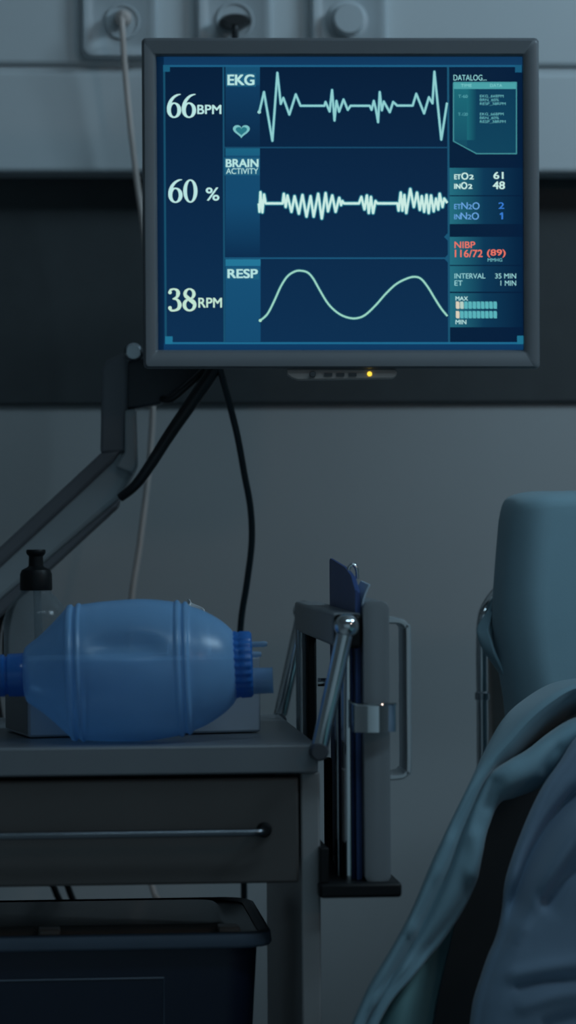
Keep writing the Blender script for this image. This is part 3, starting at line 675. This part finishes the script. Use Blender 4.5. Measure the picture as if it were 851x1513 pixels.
# ------------------------------------------------------------------ tissue box, tissue, bottle
cn = WZ(42, 1090, ZT + 0.001); ang = R(11)
ex = Vector((math.cos(ang), math.sin(ang), 0)); ey = Vector((-math.sin(ang), math.cos(ang), 0))
bw = 0.228; bd_ = 0.115; bh = 0.073
troot = thing('tissue_box', cn + ex * bw / 2 + ey * bd_ / 2, 'low white cardboard tissue box standing behind the blue bag', 'box')
b = NB()
def bx(pts0, h0_, h1_): loft(b, [[p + Vector((0, 0, h0_)) for p in pts0], [p + Vector((0, 0, h1_)) for p in pts0]])
cr = [cn, cn + ex * bw, cn + ex * bw + ey * bd_, cn + ey * bd_]
bx(cr, 0, bh); obj('carton', b, M['paperwhite'], troot, bev=0.0025)
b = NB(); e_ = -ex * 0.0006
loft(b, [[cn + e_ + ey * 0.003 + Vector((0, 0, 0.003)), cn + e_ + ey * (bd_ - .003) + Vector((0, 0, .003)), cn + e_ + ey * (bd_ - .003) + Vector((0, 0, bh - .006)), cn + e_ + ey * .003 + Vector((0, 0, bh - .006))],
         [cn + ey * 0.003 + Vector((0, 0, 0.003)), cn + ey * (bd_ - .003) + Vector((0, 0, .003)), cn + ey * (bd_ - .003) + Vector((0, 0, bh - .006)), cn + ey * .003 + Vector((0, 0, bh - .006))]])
obj('grey_side', b, M['cardgrey'], troot)  # thin flat grey facing over the left end of the carton
tp = cn + ex * bw * 0.70 + ey * bd_ * 0.5 + Vector((0, 0, bh))
b = NB(); loops = []
for k in range(10):
    t = k / 9; lp = []
    for j in range(25):
        s = j / 24 - 0.5
        lp.append(tp + ex * (0.012 + s * (0.045 + 0.02 * t - 0.035 * t * t)) + ey * (0.012 * math.sin(s * 14) * (0.5 + t) ) + Vector((0, 0, -0.012 + t * 0.067 * (1 - 0.9 * 0.5 * abs(s - 0.02)))))
    loops.append(lp)
loft(b, loops, False); tag(obj('tissue', b, M['tissue'], solid=0.0006, angle=80), 'white tissue poking out of the box above the blue bag', 'tissue')

bc = W(54, 960, 3.50); bc.z = ZT
boot = thing('hand_gel_bottle', bc, 'clear plastic bottle with a black pull-up cap', 'bottle')
ub = 3.5 / F
def bz(py): return W(54, py, 3.50).z - ZT
pr = [(0.0, 40 * ub), (0.003, 46 * ub), (0.02, 47 * ub), (bz(965), 48 * ub), (bz(935), 48 * ub), (bz(917), 48.5 * ub), (bz(902), 44 * ub), (bz(890), 36.5 * ub), (bz(881), 28 * ub), (bz(876), 23 * ub), (bz(868), 22 * ub)]
pr = [(p.x, p.y) for p in catmull([Vector(p) for p in pr], 4)]
b = NB(); lathe(b, pr, bc, (0, 0, 1), 44, True, False); obj('bottle_body', b, M['clear'], boot, angle=60)
b = NB(); lathe(b, [(bz(872), 23.5 * ub), (bz(870), 24 * ub), (bz(848), 23.5 * ub), (bz(842), 21 * ub), (bz(838), 13 * ub), (bz(836), 11 * ub), (bz(822), 10.5 * ub), (bz(818), 14 * ub), (bz(814), 14.5 * ub), (bz(812), 13.5 * ub)], bc, (0, 0, 1), 40, True, True)
obj('cap', b, M['black'], boot, angle=35)
b = NB(); tube(b, [bc + Vector((0.001, 0, bz(870))), bc + Vector((0.002, 0, bz(930))), bc + Vector((0.004, 0, 0.01))], 6 * ub, 12); obj('inner_tube', b, M['clear'], boot)

# ------------------------------------------------------------------ storage bin on the lower shelf
YBN = 3.135
rx = W(405, 1390, YBN); zr1 = W(300, 1379, YBN).z; zr0 = W(300, 1402, YBN).z; x1 = rx.x; x0 = XC0 + 0.045; y0, y1 = YBN, YBN + 0.30
sroot = thing('storage_bin', ((x0 + x1) / 2, (y0 + y1) / 2, ZS), 'dark blue plastic storage bin with a smoky lid under the drawer', 'bin')
def rr3(ins, z, r): return [Vector((x, y, z)) for x, y in rrect(x0 + ins, x1 - ins, y0 + ins, y1 - ins, r, 6)]
b = NB(); loft(b, [rr3(0.030, ZS + 0.0005, 0.03), rr3(0.027, ZS + 0.006, 0.03), rr3(0.013, zr0, 0.03), rr3(0.013, zr0 + 0.004, 0.03)], True, True, False); bb = obj('bin_body', b, M['binbody'], sroot, angle=60)
b = NB(); loft(b, [rr3(0.04, ZS + 0.008, 0.025), rr3(0.026, zr0 - 0.006, 0.025)]); obj('contents', b, mat('dark_contents', (0.008, 0.014, 0.03), 0.8), sroot, bev=0.004)
b = NB(); loft(b, [rr3(0.010, zr0, 0.03), rr3(0.002, zr0, 0.03), rr3(0.0, zr0 + 0.003, 0.03), rr3(0.001, zr1 - 0.002, 0.03), rr3(0.006, zr1, 0.028), rr3(0.012, zr1 - 0.003, 0.026)], True, False, False); ld = obj('lid_rim', b, M['binrim'], sroot, angle=60)
b = NB(); loft(b, [rr3(0.011, zr1 - 0.004, 0.026), rr3(0.035, zr1 - 0.004, 0.022), rr3(0.042, zr1 + 0.002, 0.02), rr3(0.05, zr1 + 0.003, 0.02)], True, False, True); obj('lid', b, M['binlid'], sroot, angle=60)
for px in (60, 325):
    q = W(px, 1366, YBN + 0.03); 
    b = NB(); box(b, q.x - 0.002, q.x + 0.018, YBN + 0.012, YBN + 0.045, zr1 - 0.003, zr1 + 0.0035); obj('latch', b, M['binlid'], ld, bev=0.002)
# raised outline on the front
fz0, fz1 = zr0 - 0.028, ZS + 0.03
def fy(z): return YBN + 0.013 + (zr0 - z) / (zr0 - ZS) * 0.014 - 0.0005
fx1 = W(243, 1450, YBN).x; fx0 = x0 + (x1 - fx1)
b = NB(); tube(b, [(fx0, fy(fz1), fz1), (fx0, fy(fz0), fz0), (fx1, fy(fz0), fz0), (fx1, fy(fz1), fz1)], 0.001, 6); obj('front_outline', b, M['binrim'], bb)

# ------------------------------------------------------------------ bed
bx0 = W(735, 1000, 3.5).x
hroot = thing('hospital_bed', (bx0 + 0.45, 3.0, 0), 'hospital bed with raised backrest and chrome side rail', 'bed')
def backrest_loops(ins, topdrop, bump_=0.0):
    """outline of the raised back section at several heights"""
    rows = [(1395, 752), (1250, 748), (1090, 742), (1060, 741), (1030, 738), (1000, 733), (960, 727), (920, 723), (880, 724), (850, 726.5), (820, 729), (790, 732), (770, 734), (756, 737), (747, 740), (740, 743.5), (735, 748), (731.5, 755), (729.5, 764), (729, 780)]
    loops = []
    for py, px in rows:
        pl = W(px, py, 3.515); xl_ = pl.x + ins - 0.0055; z = pl.z - topdrop
        k = max(0, (750 - py) / 21)                                  # 0..1 near the top
        yb, yf = 3.535 - 0.02 * k * k - ins, 3.445 + 0.03 * k * k + ins
        yl = 0.02 * (1090 - py) / 370 if py <= 1090 else 0
        lp = []
        for x, y in rrect(xl_, xl_ + 0.86, yf + yl, yb + yl, max(0.02, 0.036 - 0.012 * k), 8):
            zz = z + (x - xl_) * 0.10 * min(1, max(0, (1000 - py) / 250)) * (1 if x < xl_ + 0.4 else max(0, 1 - (x - xl_ - 0.4) / 0.45) * 1)
            w_ = 0.0035 * noise.noise(Vector((x * 9, y * 9, z * 5))) + 0.003 * math.sin(x * 23 + z * 6) * math.exp(-((x - xl_) / 0.15) ** 2)
            if bump_: y += w_ * bump_
            sl = 0.022 * max(0, min(1, (yb + yl - y) / (yb - yf))) * max(0, 1 - (x - xl_) / 0.3)   # the side slants inwards to the front
            lp.append(Vector((x + sl, y, zz)))
        loops.append(lp)
    return loops
b = NB(); loft(b, backrest_loops(0.012, 0.012)); obj('backrest', b, M['beige'], hroot)
b = NB(); box(b, bx0 + 0.10, bx0 + 0.95, 1.75, 3.42, 0.56, 0.68); obj('mattress', b, M['greensheet'], hroot, bev=0.03, seg=4)
b = NB(); box(b, bx0 + 0.08, bx0 + 0.97, 1.75, 3.75, 0.46, 0.56); obj('bed_frame', b, M['bedframe'], hroot, bev=0.01)
for xx in (bx0 + 0.14, bx0 + 0.91):
    for yy in (1.85, 3.65):
        b = NB(); box(b, xx - 0.025, xx + 0.025, yy - 0.025, yy + 0.025, 0.0, 0.47); obj('leg', b, M['bedframe'], hroot, bev=0.004)
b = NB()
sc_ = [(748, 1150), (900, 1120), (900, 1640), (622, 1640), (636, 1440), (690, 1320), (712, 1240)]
prism(b, [W(x, y, 3.36) for x, y in sc_], (0, 0.03, 0)); obj('fold_shade', b, M['bedframe'], hroot)  # dark sheet standing in for the shade inside the blanket folds
# rail
pts = [W(742, 868, 3.60), W(727, 885, 3.59), W(716, 905, 3.58), W(712.5, 930, 3.58), W(712, 980, 3.58), W(712.5, 1030, 3.58), W(713, 1100, 3.58), W(713, 1250, 3.58), W(714, 1500, 3.58), W(715, 1560, 3.58)]
b = NB(); tube(b, catmull(pts, 6), 9.2 * 3.58 / F, 18); rl = obj('side_rail', b, M['chrome'], hroot)
b = NB(); c = W(712.5, 1028, 3.58); lathe(b, [(-0.004, 9.4 * 3.58 / F), (-0.004, 11.5 * 3.58 / F), (0.003, 11.5 * 3.58 / F), (0.005, 8.4 * 3.58 / F)], c, (0, 0, 1), 24); obj('collar', b, M['satin'], rl)
b = NB()
prism(b, [W(x, y, 3.60) for x, y in ((722, 960), (748, 960), (752, 1100), (757, 1260), (733, 1260), (728, 1100))], (0, 0.04, 0)); obj('backrest_frame', b, M['beige'], hroot, bev=0.003)

# fitted sheet over the backrest
shroot = thing('fitted_sheet', W(800, 1090, 3.5), 'smooth teal sheet stretched over the raised backrest', 'sheet')
b = NB(); loft(b, backrest_loops(0.0, 0.0, 1.0), True, False, True); obj('sheet_cover', b, M['sheet'], shroot, angle=75)
def net(name, rows, m, parent=None, nu=6, nv=6, solid=0.004, disp=0.0, fn=None):
    """a cloth surface through rows of (px, py, Y) points"""
    ctrl = [[W(*p) for p in r] for r in rows]
    fine = [catmull(r, nv) for r in ctrl]
    cols = [catmull([fine[i][j] for i in range(len(fine))], nu) for j in range(len(fine[0]))]
    b = NB(); loops = [[cols[j][i] for j in range(len(cols))] for i in range(len(cols[0]))]
    for lp in loops:
        for p in lp:
            if disp: p.y += disp * noise.noise(p * 11)
            if fn: p.y += fn(p)
    loft(b, loops, False)
    return obj(name, b, m, parent, solid=solid, angle=80)
net('gathered_corner', [[(741, 882, 3.56), (732, 890, 3.545), (724, 902, 3.535), (728, 906, 3.53)], [(738, 905, 3.55), (720, 914, 3.53), (708, 924, 3.525), (722, 930, 3.51)], [(738, 922, 3.545), (722, 932, 3.52), (707, 938, 3.515), (726, 946, 3.50)],
                        [(738, 945, 3.54), (724, 952, 3.515), (714, 957, 3.51), (732, 966, 3.495)], [(742, 960, 3.53), (734, 972, 3.51), (727, 977, 3.51), (740, 984, 3.495)], [(748, 972, 3.52), (744, 990, 3.505), (741, 997, 3.51), (748, 1000, 3.495)]], M['sheet'], shroot, solid=0.003)

def crease_fn(creases, soft=0.0):
    """folds pressed into a cloth: each runs along a line of points and stands out (or dips) by its height"""
    lines = []
    for pts, wd, amp in creases:
        q = catmull([Vector((x, y)) for x, y in pts], 6); lines.append((q, wd, amp))
    def fn(p):
        r = p - CAM; d = r.dot(FWD); pt = Vector((CX + r.dot(CAMX) / d * F, CY - r.dot(CAMY) / d * F)); out = 0.0
        for q, wd, amp in lines:
            n = len(q); best = 1e9; bt = 0
            for k in range(n - 1):
                e = q[k + 1] - q[k]; t = max(0, min(1, (pt - q[k]).dot(e) / max(1e-6, e.length_squared)))
                dd = (pt - q[k] - e * t).length
                if dd < best: best = dd; bt = (k + t) / (n - 1)
            if best < 3 * wd: out -= amp * math.exp(-(best / wd) ** 2) * min(1, 5 * bt + 0.25) * min(1, 5 * (1 - bt) + 0.25)
        return out + soft * noise.noise(Vector((p.x * 13, 3, p.z * 13)))
    return fn
# teal blanket
ST = [((905, 1000), (905, 1008), (905, 1045), (905, 1055), (905, 1075), (905, 1095)),
      ((851, 1005), (851, 1017), (851, 1054), (851, 1066), (851, 1090), (851, 1118)),
      ((813, 1014), (817, 1035), (815, 1078), (812, 1088), (815, 1120), (819, 1149)),
      ((775, 1037), (783, 1063), (786, 1103), (778, 1113), (785, 1140), (790, 1164)),
      ((745, 1066), (753, 1096), (756, 1121), (749, 1130), (755, 1155), (757, 1176)),
      ((718, 1112), (723, 1130), (727, 1140), (725, 1150), (730, 1170), (735, 1185)),
      ((695, 1158), (700, 1168), (705, 1178), (706, 1188), (711, 1206), (717, 1224)),
      ((668, 1213), (674, 1221), (683, 1230), (687, 1242), (696, 1256), (707, 1266)),
      ((640, 1272), (648, 1281), (659, 1291), (666, 1303), (680, 1316), (695, 1322)),
      ((608, 1348), (616, 1357), (625, 1364), (632, 1377), (643, 1387), (655, 1390)),
      ((577, 1407), (584, 1417), (592, 1423), (596, 1434), (603, 1442), (611, 1440)),
      ((543, 1466), (551, 1475), (558, 1480), (561, 1486), (566, 1490), (571, 1487)),
      ((508, 1550), (516, 1555), (521, 1558), (525, 1562), (530, 1565), (534, 1562)),
      ((478, 1640), (486, 1643), (490, 1645), (495, 1648), (500, 1650), (504, 1648))]
rows = []
DY = (3.25, 3.17, 3.235, 3.165, 3.15, 3.18)
for k, s in enumerate(ST):
    o_ = -0.011 * k; amp = (1, 1, 1, 0.9, 0.7, 0.36, 0.14)[min(k, 6)]
    base = 3.19
    r = [(s[0][0] + 16, s[0][1] + 12, 3.36 + o_), (s[0][0] + 3, s[0][1] + 2, 3.30 + o_)]
    r += [(s[i][0], s[i][1], base + (DY[i] - base) * amp + o_) for i in range(6)]
    r += [(s[5][0] + 1, s[5][1] - 3, 3.215 + o_), (s[5][0] - 4, s[5][1] - 12, 3.25 + o_)]
    rows.append(r)
tag(net('blanket', rows, M['blanket'], nu=7, nv=7, solid=0.003, disp=0.004, fn=crease_fn([
    ([(640, 1290), (618, 1335), (600, 1375), (575, 1422), (550, 1468)], 6, 0.0035), ([(700, 1225), (702, 1262), (690, 1300)], 12, 0.006), ([(704, 1300), (682, 1345), (655, 1382), (618, 1425)], 14, -0.013),
    ([(602, 1420), (588, 1438), (566, 1463), (545, 1490)], 5, 0.006), ([(612, 1368), (606, 1378)], 7, 0.005), ([(735, 1150), (726, 1172), (718, 1200)], 9, -0.005), ([(830, 1100), (812, 1120), (800, 1142)], 8, -0.004), ([(668, 1232), (655, 1268), (640, 1300)], 9, 0.004)], 0.002)), 'crumpled teal blanket draped off the side of the bed', 'blanket')

# sea green sheet hanging below it
rows = [[(650, 1350, 3.17), (662, 1352, 3.15), (672, 1356, 3.19)], [(618, 1398, 3.14), (640, 1400, 3.12), (662, 1402, 3.18)], [(588, 1432, 3.12), (618, 1440, 3.095), (653, 1440, 3.16)], [(560, 1490, 3.10), (600, 1500, 3.075), (641, 1500, 3.15)], [(530, 1560, 3.09), (590, 1570, 3.07), (632, 1570, 3.14)], [(505, 1640, 3.09), (575, 1650, 3.07), (625, 1650, 3.14)]]
tag(net('hanging_sheet', rows, M['greensheet'], solid=0.003, disp=0.004), 'sea green sheet edge hanging beneath the teal blanket, low in the picture', 'sheet')

# blue grey blanket in front
SL = [(905, 1030), (878, 1066), (851, 1093), (828, 1126), (805, 1158), (788, 1190), (772, 1227), (758, 1265), (748, 1302), (745, 1345), (735, 1385), (723, 1413), (712, 1445), (702, 1478), (697, 1513), (690, 1570), (684, 1650)]
rows = []
for k, (x, y) in enumerate(SL):
    t = k / (len(SL) - 1)
    low = max(0, (k - 8) / 6)
    r = [(x + 14, y + 4, 3.27), (x + 4, y + 2, 3.19)]
    for dx, dep in ((0, 3.105), (14, 3.078), (30, 3.062), (46, 3.052), (66, 3.042), (88, 3.032), (112, 3.022), (145, 3.005), (185, 2.985), (240, 2.96), (380, 2.95)):
        r.append((x + dx * (1 + 0.15 * t), y + dx * 0.10, dep - 0.02 * t))
    r.append((x + 470, y * 0.55 + 1455 * 0.45 + 20, 2.94)); r.append((x + 540, y * 0.15 + 1455 * 0.85, 2.93)); r.append((x + 640, y * 0.02 + 1462 * 0.98, 2.92))
    rows.append(r)
folds = crease_fn([([(860, 1105), (815, 1150), (786, 1205), (763, 1265), (752, 1320)], 12, 0.008), ([(880, 1155), (835, 1200), (803, 1250), (778, 1310), (764, 1370)], 17, -0.030), ([(880, 1195), (840, 1240), (810, 1288), (780, 1348), (757, 1395)], 13, 0.016),
                   ([(890, 1275), (845, 1298), (800, 1345)], 20, -0.018), ([(880, 1420), (825, 1426), (785, 1434), (745, 1442)], 10, 0.008), ([(880, 1450), (805, 1449), (760, 1460)], 9, -0.008), ([(880, 1462), (815, 1472), (760, 1490)], 10, 0.006), ([(890, 1500), (840, 1508), (800, 1522)], 14, -0.010)], 0.002)
tag(net('bedspread', rows, M['blanketblue'], nu=6, nv=6, solid=0.003, fn=folds), 'blue grey bedspread bunched up in front of the teal blanket', 'blanket')

# ------------------------------------------------------------------ light
def area(name, loc, to, sx, sy, power, col):
    l = bpy.data.lights.new(name, 'AREA'); l.shape = 'RECTANGLE'; l.size = sx; l.size_y = sy; l.energy = power; l.color = col
    o = bpy.data.objects.new(name, l); COL.objects.link(o); o.location = loc
    o.rotation_euler = (Vector(to) - Vector(loc)).to_track_quat('-Z', 'Y').to_euler(); return o
area('bed_lamp', (1.75, 2.75, 2.35), (0.55, 3.6, 1.1), 0.6, 0.35, 12.0, (0.56, 0.82, 1.0))
area('ceiling_fill', (0.75, 1.9, 2.70), (0.7, 2.1, 0), 1.3, 0.16, 7.5, (0.56, 0.82, 1.0))  # unseen fill added for bed front and lower wall, narrow for chrome streaks
area('reading_lamp', (1.75, 1.5, 1.95), (0.4, 3.3, 0.9), 0.14, 0.14, 1.3, (1.0, 0.74, 0.62))
w = bpy.data.worlds.new('room_air'); scene.world = w; w.use_nodes = True
wn = w.node_tree.nodes; wl = w.node_tree.links
wt = wn.new('ShaderNodeTexCoord'); wd = wn.new('ShaderNodeVectorMath'); wd.operation = 'DOT_PRODUCT'; wd.inputs[1].default_value = (0.62, -0.30, 0.72)
wr = wn.new('ShaderNodeValToRGB'); wm = wn.new('ShaderNodeMapRange'); wm.inputs['From Min'].default_value = -1; wm.inputs['From Max'].default_value = 1
wl.new(wt.outputs['Generated'], wd.inputs[0]); wl.new(wd.outputs['Value'], wm.inputs['Value']); wl.new(wm.outputs[0], wr.inputs['Fac'])
wr.color_ramp.elements[0].position = 0.30; wr.color_ramp.elements[0].color = (0.044, 0.069, 0.084, 1)
wr.color_ramp.elements[1].position = 0.92; wr.color_ramp.elements[1].color = (0.145, 0.225, 0.275, 1)
wl.new(wr.outputs['Color'], wn['Background'].inputs[0]); wn['Background'].inputs[1].default_value = 1.0

scene.cycles.use_denoising = True
scene.cycles.max_bounces = 8; scene.cycles.transparent_max_bounces = 16
scene.view_settings.view_transform = 'Standard'; scene.view_settings.look = 'None'
scene.view_settings.gamma = 1; scene.view_settings.exposure = 0.0; scene.view_settings.use_curve_mapping = False
